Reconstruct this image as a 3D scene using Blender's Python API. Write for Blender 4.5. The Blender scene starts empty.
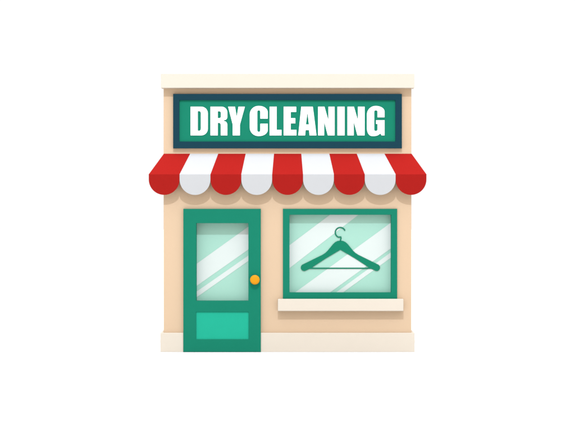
import bpy, math
from math import radians, pi

# ------------------------------------------------------------------ camera, sky, lamps, exposure
SC = bpy.context.scene
M = 0.0147                     # metres per image pixel at the wall face
DIST = 25.0                    # camera to wall face
EYE = 136.5 * M                # camera height

cam_d = bpy.data.cameras.new('camera')
cam = bpy.data.objects.new('camera', cam_d)
SC.collection.objects.link(cam)
cam.location = (0, -DIST, EYE)
cam.rotation_euler = (radians(90), 0, 0)
cam_d.sensor_width = 36
cam_d.lens = 36 * DIST / (575 * M)
cam_d.clip_end = 600
SC.camera = cam

world = bpy.data.worlds.new('World')
SC.world = world
world.use_nodes = True
nt = world.node_tree
nt.nodes.clear()
wo = nt.nodes.new('ShaderNodeOutputWorld')
bg = nt.nodes.new('ShaderNodeBackground')
tc = nt.nodes.new('ShaderNodeTexCoord')
sp = nt.nodes.new('ShaderNodeSeparateXYZ')
mx = nt.nodes.new('ShaderNodeMath'); mx.operation = 'MAXIMUM'; mx.inputs[1].default_value = 0
sq = nt.nodes.new('ShaderNodeMath'); sq.operation = 'POWER'; sq.inputs[1].default_value = 2.0
ml = nt.nodes.new('ShaderNodeMath'); ml.operation = 'MULTIPLY_ADD'
ml.inputs[1].default_value = 2.7        # how much brighter the white studio sky is overhead
ml.inputs[2].default_value = 1.02
nt.links.new(tc.outputs['Generated'], sp.inputs[0])
nt.links.new(sp.outputs['Z'], mx.inputs[0])
nt.links.new(mx.outputs[0], sq.inputs[0])
nt.links.new(sq.outputs[0], ml.inputs[0])
nt.links.new(ml.outputs[0], bg.inputs['Strength'])
bg.inputs['Color'].default_value = (1, 1, 1, 1)
nt.links.new(bg.outputs[0], wo.inputs[0])

ELEV = radians(50)
KEY_D = 32.0
KEY_S = 0.74
kd = bpy.data.lights.new('key_lamp', 'AREA')
kd.shape = 'DISK'; kd.size = 0.22
kd.energy = KEY_S * pi * pi * KEY_D ** 2
kd.color = (0.88, 0.98, 1.13)
kl = bpy.data.objects.new('key_lamp', kd)
SC.collection.objects.link(kl)
kl.location = (0, -KEY_D * math.cos(ELEV), 2.0 + KEY_D * math.sin(ELEV))
kl.rotation_euler = (radians(90) - ELEV, 0, 0)

SC.view_settings.view_transform = 'Standard'
SC.view_settings.look = 'None'
SC.view_settings.exposure = 0
SC.view_settings.gamma = 1
SC.render.engine = 'CYCLES'
SC.cycles.max_bounces = 8

# ------------------------------------------------------------------ helpers
def lin(c):
    c /= 255.0
    return c / 12.92 if c <= 0.04045 else ((c + 0.055) / 1.055) ** 2.4

def P(x, y, d=0.0):
    """image pixel position -> world x, z for something d metres proud of the wall"""
    k = (DIST - d) / DIST  # scaled about the camera to keep the image position at depth d
    return ((x - 287.5) * M * k, EYE + (215.5 - y) * M * k)

def mat(name, rgb, e=1.6, rough=0.7, spec=0.15, var=0.03, bump=0.0, scale=6.0, fine=180.0, metal=0.0):
    """procedural paint: base colour, faint unevenness, optional grain"""
    m = bpy.data.materials.new(name)
    m.use_nodes = True
    t = m.node_tree
    b = t.nodes['Principled BSDF']
    b.inputs['Roughness'].default_value = rough
    b.inputs['Specular IOR Level'].default_value = spec
    b.inputs['Metallic'].default_value = metal
    base = [min(lin(c) / e, 0.92) for c in rgb] if max(rgb) > 1 else list(rgb)
    co = t.nodes.new('ShaderNodeTexCoord')
    n = t.nodes.new('ShaderNodeTexNoise')
    n.inputs['Scale'].default_value = scale
    n.inputs['Detail'].default_value = 5
    t.links.new(co.outputs['Object'], n.inputs['Vector'])
    r = t.nodes.new('ShaderNodeMix'); r.data_type = 'RGBA'
    r.inputs[6].default_value = [c * (1 - var) for c in base] + [1]
    r.inputs[7].default_value = [c * (1 + var) for c in base] + [1]
    t.links.new(n.outputs['Fac'], r.inputs[0])
    t.links.new(r.outputs[2], b.inputs['Base Color'])
    if bump:
        f = t.nodes.new('ShaderNodeTexNoise')
        f.inputs['Scale'].default_value = fine
        f.inputs['Detail'].default_value = 3
        t.links.new(co.outputs['Object'], f.inputs['Vector'])
        bp = t.nodes.new('ShaderNodeBump')
        bp.inputs['Strength'].default_value = bump
        bp.inputs['Distance'].default_value = 0.002
        t.links.new(f.outputs['Fac'], bp.inputs['Height'])
        t.links.new(bp.outputs['Normal'], b.inputs['Normal'])
    return m

def thing(name, label, cat, loc):
    o = bpy.data.objects.new(name, None)
    SC.collection.objects.link(o)
    o.location = loc
    o.empty_display_size = 0.2
    o['label'] = label; o['category'] = cat
    return o

def link(name, me, mats, parent=None, label=None, kind=None):
    for m in mats: me.materials.append(m)
    o = bpy.data.objects.new(name, me)
    SC.collection.objects.link(o)
    if parent is not None:
        o.parent = parent
        # geometry is written in world coordinates: move it into the parent's frame
        w = parent
        off = [0, 0, 0]
        while w is not None:
            off = [off[i] + w.location[i] for i in range(3)]
            w = w.parent
        for v in me.vertices:
            v.co.x -= off[0]; v.co.y -= off[1]; v.co.z -= off[2]
    if label: o['label'] = label
    if kind: o['kind'] = kind
    return o

def mesh(name, verts, faces, mi=None, smooth=False):
    me = bpy.data.meshes.new(name)
    me.from_pydata(verts, [], faces)
    if mi:
        for p, k in zip(me.polygons, mi): p.material_index = k
    if smooth:
        for p in me.polygons: p.use_smooth = True
    me.validate(); me.update()
    return me

def fillet(pts, seg=8):
    """pts: (x, y, r) -> polygon with rounded corners"""
    out = []
    n = len(pts)
    for i in range(n):
        x, y, r = (tuple(pts[i]) + (0,))[:3]
        if r <= 0:
            out.append((x, y)); continue
        ax, ay = pts[i - 1][:2]; bx, by = pts[(i + 1) % n][:2]
        ux, uy = ax - x, ay - y; vx, vy = bx - x, by - y
        la, lb = math.hypot(ux, uy), math.hypot(vx, vy)
        ra, rb = min(r, la * .5), min(r, lb * .5)
        p0 = (x + ux / la * ra, y + uy / la * ra); p2 = (x + vx / lb * rb, y + vy / lb * rb)
        # conic corner close to a circular arc
        w = 0.72
        for s in range(seg + 1):
            t = s / seg
            a, b_, c = (1 - t) ** 2, 2 * t * (1 - t) * w, t * t
            d = a + b_ + c
            out.append(((a * p0[0] + b_ * x + c * p2[0]) / d, (a * p0[1] + b_ * y + c * p2[1]) / d))
    return out

def slab(name, loops, front, back, m, parent=None, bev=0.0, label=None, inset=0.0):
    """flat outline with holes (image pixels), its front face `front` metres proud, its back `back` metres proud"""
    cu = bpy.data.curves.new(name, 'CURVE')
    cu.dimensions = '2D'; cu.fill_mode = 'BOTH'
    cu.extrude = max((front - back) / 2 - bev, 1e-4)
    if bev:
        cu.bevel_depth = bev; cu.bevel_resolution = 2; cu.offset = -bev - inset
    for lp in loops:
        s = cu.splines.new('POLY')
        s.points.add(len(lp) - 1)
        for q, (x, y) in zip(s.points, lp):
            X, Z = P(x, y, front)
            q.co = (X, Z, 0, 1)
        s.use_cyclic_u = True
    tmp = bpy.data.objects.new('tmp', cu)
    SC.collection.objects.link(tmp)
    bpy.context.view_layer.update()
    dg = bpy.context.evaluated_depsgraph_get()
    me = bpy.data.meshes.new_from_object(tmp.evaluated_get(dg))
    bpy.data.objects.remove(tmp)
    bpy.data.curves.remove(cu)
    me.name = name
    me.materials.clear()
    yc = -(front + back) / 2
    for v in me.vertices:
        x, y, z = v.co
        v.co = (x, yc - z, y)
    for p in me.polygons: p.material_index = 0; p.use_smooth = False
    me.update()
    return link(name, me, [m], parent, label)

def rect(x0, y0, x1, y1):
    return [(x0, y0), (x1, y0), (x1, y1), (x0, y1)]

def box_w(x0, x1, y0, y1, z0, z1):
    v = [(x, y, z) for z in (z0, z1) for y in (y0, y1) for x in (x0, x1)]
    f = [(0, 2, 3, 1), (4, 5, 7, 6), (0, 1, 5, 4), (1, 3, 7, 5), (3, 2, 6, 7), (2, 0, 4, 6)]
    return v, f

def join(*parts):
    V, F = [], []
    for v, f in parts:
        o = len(V)
        V += v; F += [tuple(i + o for i in q) for q in f]
    return V, F

def bevel(o, w, seg=3):
    b = o.modifiers.new('bevel', 'BEVEL')
    b.width = w; b.segments = seg; b.limit_method = 'ANGLE'
    b.harden_normals = False
    return o

def tube(pts, r, seg=14, cap=True):
    """rod flattened in depth along 3-D points lying in a plane parallel to the wall"""
    V, F = [], []
    n = len(pts)
    for i, p in enumerate(pts):
        a = pts[max(i - 1, 0)]; b = pts[min(i + 1, n - 1)]
        tx, tz = b[0] - a[0], b[2] - a[2]
        l = math.hypot(tx, tz)
        nx, nz = -tz / l, tx / l
        for k in range(seg):
            t = 2 * pi * k / seg
            V.append((p[0] + nx * r * math.cos(t), p[1] + .5 * r * math.sin(t), p[2] + nz * r * math.cos(t)))
    for i in range(n - 1):
        for k in range(seg):
            k2 = (k + 1) % seg
            F.append((i * seg + k, i * seg + k2, (i + 1) * seg + k2, (i + 1) * seg + k))
    if cap:
        F.append(tuple(range(seg))[::-1]); F.append(tuple((n - 1) * seg + k for k in range(seg)))
    return V, F

def lathe_y(cx, cz, prof, seg=40):
    """surface of revolution about a line running out of the wall; prof: (radius, y)"""
    V, F = [], []
    for r, y in prof:
        for k in range(seg):
            t = 2 * pi * k / seg
            V.append((cx + r * math.cos(t), y, cz + r * math.sin(t)))
    for i in range(len(prof) - 1):
        for k in range(seg):
            k2 = (k + 1) % seg
            F.append((i * seg + k, i * seg + k2, (i + 1) * seg + k2, (i + 1) * seg + k))
    F.append(tuple(range(seg))[::-1]); F.append(tuple((len(prof) - 1) * seg + k for k in range(seg)))
    return V, F

# ------------------------------------------------------------------ materials (E: light level measured on the facade)
E = 1.62
m_wall = mat('peach_render', (0.4438, 0.3165, 0.2073), E, rough=.9, spec=.08, var=.02, bump=.25, fine=90, scale=2.0)
m_cream = mat('cream_stone', (0.4637, 0.4049, 0.3326), E, rough=.8, spec=.1, var=.012, bump=.12, fine=120)
m_green = mat('green_paint', (0.0030, 0.1276, 0.0752), E, rough=.6, spec=.08, var=.03, bump=.06, fine=60)
m_panel = mat('mint_green_paint', (0.0090, 0.2630, 0.1664), E, rough=.6, spec=.08, var=.03)
m_navy = mat('dark_teal_paint', (0.0030, 0.0266, 0.0396), E, rough=.6, spec=.08, var=.04)
m_board = mat('sign_green', (0.0030, 0.1281, 0.0743), E, rough=.6, spec=.08, var=.03)
m_letter = mat('white_letter', (255, 255, 255), 1.16, rough=.6, spec=.2, var=.0)
m_red = mat('red_canvas', (0.2623, 0.0088, 0.0067), 2.2, rough=.9, spec=.05, var=.03, bump=.2, fine=300)
m_white = mat('white_canvas', (0.3931, 0.3880, 0.3863), 1.6, rough=.9, spec=.05, var=.01, bump=.2, fine=300)
m_glass = mat('pale_green_frosted_glass', (0.2432, 0.4061, 0.3272), E, rough=.35, spec=.08, var=.01)
m_glare = mat('painted_glare_band', (0.4403, 0.4684, 0.4378), E, rough=.35, spec=.08, var=.0)  # reflection streaks on the panes, put in as pale colour
m_brass = mat('brass_yellow', (0.4979, 0.1933, 0.0030), E * .95, rough=.5, spec=.12, var=.03)
m_hang = mat('hanger_green', (0.0030, 0.1319, 0.0716), E, rough=.6, spec=.08, var=.03)
m_ground = mat('white_floor', (255, 255, 255), 1.5, rough=.9, spec=.0, var=.01)

# ------------------------------------------------------------------ ground
R_ = 220
gv = [(R_ * math.cos(2 * pi * k / 64), R_ * math.sin(2 * pi * k / 64), 0) for k in range(64)]
link('ground', mesh('ground', gv, [tuple(range(64))]), [m_ground], kind='structure')

# ------------------------------------------------------------------ the shop
WL, WR = P(163.6, 0)[0], P(411.4, 0)[0]
Z_CORN = P(0, 88.4)[1]
DEEP = 3.2
shop = thing('shop_building', 'peach rendered little shop with green door and window, cream cornice and plinth', 'shop', (0, 0, 0))

wall = slab('wall', [
    [(163.6, 88.4), (411.4, 88.4), (411.4, 352), (163.6, 352)],
    rect(285.5, 211.5, 394.7, 296.2),
    rect(186, 211.5, 258, 349)], 0.0, -0.30, m_wall, shop)
v, f = join(box_w(WL, WL + .25, .301, DEEP - .25, 0, Z_CORN), box_w(WR - .25, WR, .301, DEEP - .25, 0, Z_CORN),
            box_w(WL, WR, DEEP - .249, DEEP, 0, Z_CORN))
o = link('side_and_rear_wall', mesh('side_and_rear_wall', v, f), [m_wall], shop)

# cornice slab, closes the top
CD = 0.112
cx0, cz1 = P(160.9, 73.6, CD); cx1, cz0 = P(414.4, 88.4, CD)
v, f = box_w(cx0, cx1, -CD, 0.12, Z_CORN + .0005, cz1)
bevel(link('cornice', mesh('cornice', v, f), [m_cream], shop), .005)
v, f = box_w(WL, WR, .1205, DEEP, Z_CORN + .0005, cz1 - .03)
link('roof', mesh('roof', v, f), [m_wall], shop)

# plinth, left and right of the door, returning along the sides
PD = 0.04
pz = P(0, 332.9, PD)[1]
pl, pr = P(160.4, 0, PD)[0], P(414.7, 0, PD)[0]
dl, dr = P(183.3, 0, PD)[0] + .002, P(260.8, 0, PD)[0] - .002
def plinth(x0, x1, outer):
    # L-shaped in plan
    if outer < 0: plan = [(x0, -PD), (x1, -PD), (x1, -.001), (WL - .001, -.001), (WL - .001, DEEP), (x0, DEEP)]
    else: plan = [(x0, -PD), (x1, -PD), (x1, DEEP), (WR + .001, DEEP), (WR + .001, -.001), (x0, -.001)]
    n = len(plan)
    V = [(x, y, 0) for x, y in plan] + [(x, y, pz) for x, y in plan]
    F = [tuple(range(n))[::-1], tuple(range(n, 2 * n))] + [(i, (i + 1) % n, n + (i + 1) % n, n + i) for i in range(n)]
    return bevel(link('plinth', mesh('plinth', V, F), [m_cream], shop), .006)
plinth(pl, dl, -1)
plinth(dr, pr, 1)

# ---- glass panes; their diagonal reflections are painted on as raised white bands
def clip(poly, a, b, c):      # keep a*x + b*y <= c
    out = []
    for i in range(len(poly)):
        p, q = poly[i - 1], poly[i]
        fp, fq = a * p[0] + b * p[1] - c, a * q[0] + b * q[1] - c
        if fp <= 0: 
            if fq <= 0: out.append(q)
            else:
                t = fp / (fp - fq); out.append((p[0] + t * (q[0] - p[0]), p[1] + t * (q[1] - p[1])))
        elif fq <= 0:
            t = fp / (fp - fq); out.append((p[0] + t * (q[0] - p[0]), p[1] + t * (q[1] - p[1])))
            out.append(q)
    return out

def pane(name, x0, y0, x1, y1, bands, depth, parent):
    """bands: ((xa, ya, xb, yb) upper edge, (xa, ya, xb, yb) lower edge)"""
    grow = 2.0
    V, F, K = [], [], []
    def prism(poly, dfront, dback, k):
        n = len(poly); o_ = len(V)
        for d in (dfront, dback):
            for x, y in poly:
                X, Z = P(x, y, dfront); V.append((X, -d, Z))
        F.append(tuple(o_ + i for i in range(n))); K.append(k)
        F.append(tuple(o_ + n + i for i in reversed(range(n)))); K.append(k)
        for i in range(n):
            j = (i + 1) % n
            F.append((o_ + i, o_ + n + i, o_ + n + j, o_ + j)); K.append(k)
    R = rect(x0 - grow, y0 - grow, x1 + grow, y1 + grow)
    prism(R, -depth, -depth - .02, 0)
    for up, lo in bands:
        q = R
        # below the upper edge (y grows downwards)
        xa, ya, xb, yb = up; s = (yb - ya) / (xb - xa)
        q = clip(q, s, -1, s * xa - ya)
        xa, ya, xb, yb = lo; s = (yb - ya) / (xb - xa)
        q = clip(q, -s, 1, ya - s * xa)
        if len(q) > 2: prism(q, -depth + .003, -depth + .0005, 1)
    return link(name, mesh(name, V, F, K), [m_glass, m_glare], parent)

# ---- window
win = slab('window', [rect(282.9, 208.8, 397.2, 298.9), rect(289.5, 214.8, 391.1, 292.6)], .03, -.125, m_green, shop, bev=.004,
           label='green framed display window')
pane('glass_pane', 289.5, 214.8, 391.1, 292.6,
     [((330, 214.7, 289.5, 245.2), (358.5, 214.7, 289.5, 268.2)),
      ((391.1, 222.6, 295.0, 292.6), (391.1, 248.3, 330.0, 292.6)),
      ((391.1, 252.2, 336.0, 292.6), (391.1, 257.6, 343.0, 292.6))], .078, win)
# window sill
SD = .108
sx0, sz1 = P(277.8, 299.1, SD); sx1, sz0 = P(403.5, 311.2, SD)
v, f = box_w(sx0, sx1, -SD, -.0005, sz0, sz1)
bevel(link('window_sill', mesh('window_sill', v, f), [m_cream], shop), .010)

# ---- door
FD = .055
door = slab('door', [rect(183.3, 208.8, 260.8, 351.9), rect(196.3, 223.2, 248.4, 301.0), rect(196.2, 312.0, 248.6, 339.3)],
            FD, -.15, m_green, shop, bev=.004, label='green shop door with a tall glass pane')
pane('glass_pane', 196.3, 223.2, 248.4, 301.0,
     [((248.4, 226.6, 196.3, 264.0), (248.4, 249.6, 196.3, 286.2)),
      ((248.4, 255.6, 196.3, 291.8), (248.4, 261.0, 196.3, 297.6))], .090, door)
slab('lower_panel', [rect(194, 310, 250.6, 341.5)], FD - .014, FD - .05, m_panel, door, label='lighter green lower panel')
kx, kz = P(254.9, 279.8, FD + .04)
v, f = lathe_y(kx, kz, [(.040, -FD + .01), (.040, -FD - .004), (.036, -FD - .010), (.022, -FD - .016), (.022, -FD - .028),
                        (.050, -FD - .034), (.066, -FD - .044), (.0705, -FD - .055), (.068, -FD - .064), (.056, -FD - .071), (.034, -FD - .075), (.012, -FD - .0765)])
link('door_knob', mesh('door_knob', v, f, smooth=True), [m_brass], door)

# ------------------------------------------------------------------ sign
sign = thing('shop_sign', 'dark teal framed green sign board reading DRY CLEANING in white above the awning', 'sign',
             (0, 0, P(0, 148.2)[1]))
slab('frame', [rect(173.1, 93.8, 401.9, 148.3), rect(179.3, 100.0, 395.4, 141.5)], .055, .0005, m_navy, sign, bev=.004)
slab('board', [rect(178, 98.5, 396.7, 143)], .030, .002, m_board, sign)

def glyph(origin, loops):
    s = 10.78
    out = []
    for lp in loops:
        lp = fillet(lp)
        out.append([(origin + x / s, 101 + y / s) for x, y in lp])
    slab('letter', out, .040, .0305, m_letter, sign, bev=.0015, inset=.0035)

T, B = 58, 373
glyph(186, [[(47, T, 4), (238, T, 75), (238, B, 75), (47, B, 4)], [(129, 111, 3), (158, 111, 22), (158, 318, 22), (129, 318, 3)]])
glyph(186, [[(261, T, 4), (448, T, 65), (448, 200, 34), (405, 210, 10), (448, 226, 34), (448, B, 4), (372, B, 4), (372, 238, 22), (345, 238, 2), (345, B, 4), (261, B, 4)],
            [(345, 112, 3), (374, 112, 20), (374, 182, 20), (345, 182, 3)]])
glyph(220, [[(84, T, 4), (164, T, 4), (180, 158, 4), (197, T, 4), (272, T, 4), (217, 255, 4), (217, B, 4), (135, B, 4), (135, 255, 4)]])
glyph(246, [[(237, 192, 4), (237, 50, 95), (38, 50, 95), (38, 380, 95), (237, 380, 95), (237, 242, 4), (152, 242, 4), (152, 330, 14), (124, 330, 14), (124, 102, 14), (152, 102, 14), (152, 192, 4)]])
glyph(246, [[(252, T, 4), (333, T, 4), (333, 308, 3), (385, 308, 4), (385, B, 4), (252, B, 4)]])
glyph(280, [[(37, T, 4), (177, T, 4), (177, 120, 4), (118, 120, 3), (118, 182, 3), (168, 182, 4), (168, 243, 4), (118, 243, 3), (118, 308, 3), (180, 308, 4), (180, B, 4), (37, B, 4)]])
glyph(280, [[(227, T, 4), (356, T, 4), (396, B, 4), (316, B, 4), (311, 316, 3), (278, 316, 3), (273, B, 4), (194, B, 4)], [(296, 140, 2), (309, 250, 2), (282, 250, 2)]])
glyph(310, [[(85, T, 4), (158, T, 4), (196, 192, 3), (196, T, 4), (268, T, 4), (268, B, 4), (190, B, 4), (155, 240, 3), (155, B, 4), (85, B, 4)]])
glyph(310, [[(293, T, 4), (376, T, 4), (376, B, 4), (293, B, 4)]])
glyph(340, [[(78, T, 4), (152, T, 4), (191, 192, 3), (191, T, 4), (268, T, 4), (268, B, 4), (186, B, 4), (151, 240, 3), (151, B, 4), (78, B, 4)]])
glyph(340, [[(483, 178, 4), (483, 50, 95), (288, 50, 95), (288, 380, 85), (400, 380, 30), (436, 352, 6), (446, B, 4), (483, B, 4), (483, 204, 4),
             (386, 204, 3), (386, 250, 3), (402, 250, 3), (402, 320, 14), (371, 320, 14), (371, 102, 14), (402, 102, 14), (402, 178, 4)]])

# ------------------------------------------------------------------ awning
awn = thing('awning', 'red and white striped canvas awning with scalloped edge above the door and window', 'awning',
            (0, 0, P(0, 195)[1]))
AD, AB = .220, .124          # how far the front edge and the foot of the scallops stand out
TOPX = [163.8, 190.2, 218.2, 245.7, 274.0, 301.3, 329.3, 356.8, 384.4, 411.6]
BOTX = [148.7 + 277.8 * i / 9 for i in range(10)]
YT, YB, YS = 153.7, 174.3, 194.9
V, F, K = [], [], []
TH = .010
ROWS = 6
for i in range(9):
    o_ = len(V)
    for side in (0, 1):
        for r in range(ROWS + 1):
            t = r / ROWS
            for x in (0, 1):
                d = .004 + (AD - .004) * t
                xx = TOPX[i + x] * (1 - t) + BOTX[i + x] * t
                yy = YT * (1 - t) + YB * t
                X, Z = P(xx, yy, d)
                if side: Z -= TH; d = max(d - TH, .001)
                V.append((X, -d, Z))
    n = (ROWS + 1) * 2
    k = i % 2
    for r in range(ROWS):
        a = o_ + r * 2
        F.append((a, a + 2, a + 3, a + 1)); K.append(k)
        F.append((n + a, n + a + 1, n + a + 3, n + a + 2)); K.append(k)
    e = o_ + ROWS * 2
    F.append((e, n + e, n + e + 1, e + 1)); K.append(k)
    F.append((o_, o_ + 1, n + o_ + 1, n + o_)); K.append(k)
# closed cheeks at both ends
for i, s in ((0, 1), (9, -1)):
    o_ = len(V)
    X0, Z0 = P(TOPX[i], YT, 0); X1, Z1 = P(BOTX[i], YB, AD)
    for dx in (0.003, 0.011):
        V += [(X0 + s * dx, -.002, Z0 - .012), (X1 + s * dx, -AD + .008, Z1 - .008), (X0 + s * dx, -.002, Z1 - .008)]
    F += [(o_, o_ + 1, o_ + 2), (o_ + 5, o_ + 4, o_ + 3), (o_, o_ + 3, o_ + 4, o_ + 1), (o_ + 1, o_ + 4, o_ + 5, o_ + 2), (o_ + 2, o_ + 5, o_ + 3, o_)]
    K += [0] * 5
link('canopy', mesh('canopy', V, F, K), [m_red, m_white], awn)

for i in range(9):
    x0, x1 = BOTX[i] + .05, BOTX[i + 1] - .05
    c, r = (x0 + x1) / 2, (x1 - x0) / 2
    yc = YS - r * 1.0
    pts = [(x0, YB), (x1, YB)] + [(c + r * math.cos(t * pi / 28), yc + r * math.sin(t * pi / 28)) for t in range(29)]
    V = []
    for back in (0, .007):
        for x, y in pts:
            t = (y - YB) / (YS - YB)
            d = AD + (AB - AD) * t
            X, Z = P(x, y, d)
            V.append((X, -d + back, Z))
    n = len(pts)
    F = [tuple(range(n))[::-1], tuple(range(n, 2 * n))] + [(a, (a + 1) % n, n + (a + 1) % n, n + a) for a in range(n)]
    link('scallop', mesh('scallop', V, F), [m_white if i % 2 else m_red], awn,
         label='white scalloped flap' if i % 2 else 'red scalloped flap')

# folding support arms under the canopy, one near each end
for bx_ in (TOPX[0] + 6, TOPX[9] - 6):
    xa, za = P(bx_, 179, 0)
    xb, zb = P(bx_, 175.5, AD - .03)
    r_ = .009
    a = (-.002, za); b = (-AD + .03, zb - .012)
    V = [(xa + sx * r_, y, z + sz * r_) for y, z in (a, b) for sx, sz in ((-1, -1), (1, -1), (1, 1), (-1, 1))]
    F = [(3, 2, 1, 0), (4, 5, 6, 7)] + [(i, (i + 1) % 4, 4 + (i + 1) % 4, 4 + i) for i in range(4)]
    link('support_arm', mesh('support_arm', V, F), [m_white], awn)

# ------------------------------------------------------------------ clothes hanger against the window glass
HD = -.066                     # front of the hanger, inside the window recess
hx, hz = P(340.4, 268, HD)
han = thing('clothes_hanger', 'green clothes hanger with curled hook displayed in the shop window', 'hanger', (hx, .076, hz))
def arc(cx, cy, r, a0, a1, n):
    return [(cx + r * math.cos(radians(a0 + (a1 - a0) * i / n)), cy + r * math.sin(radians(a0 + (a1 - a0) * i / n))) for i in range(n + 1)]
half = [(340.4, 240.6), (337.6, 241.0), (335.2, 242.2), (333.0, 244.2), (330.4, 247.4), (327.8, 250.6), (325.4, 252.9), (322.5, 254.8)]
left = half + arc(304.2, 267.6, 3.4, -118, -300, 14) + [(311.0, 268.2), (325.6, 258.6), (340.4, 249.8)]
right = [(680.8 - x, y) for x, y in left[1:-1]]
slab('shoulders', [left + right[::-1]], HD, HD - .008, m_hang, han, bev=.002)
bp = [P(308, 268.3, HD), P(372.8, 268.3, HD)]
v, f = tube([(bp[0][0], .0695, bp[0][1]), (bp[1][0], .0695, bp[1][1])], .0092)
link('trouser_bar', mesh('trouser_bar', v, f), [m_hang], han)
hp = arc(340.3, 232.5, 5.0, -22, -250, 30) + [(341.0, 236.9), (341.1, 238.2), (340.6, 239.4), (340.4, 241.6)]
hp = [(P(x, y, HD)[0], .0695, P(x, y, HD)[1]) for x, y in hp]
v, f = tube(hp, .0092)
link('hook', mesh('hook', v, f, smooth=True), [m_hang], han)
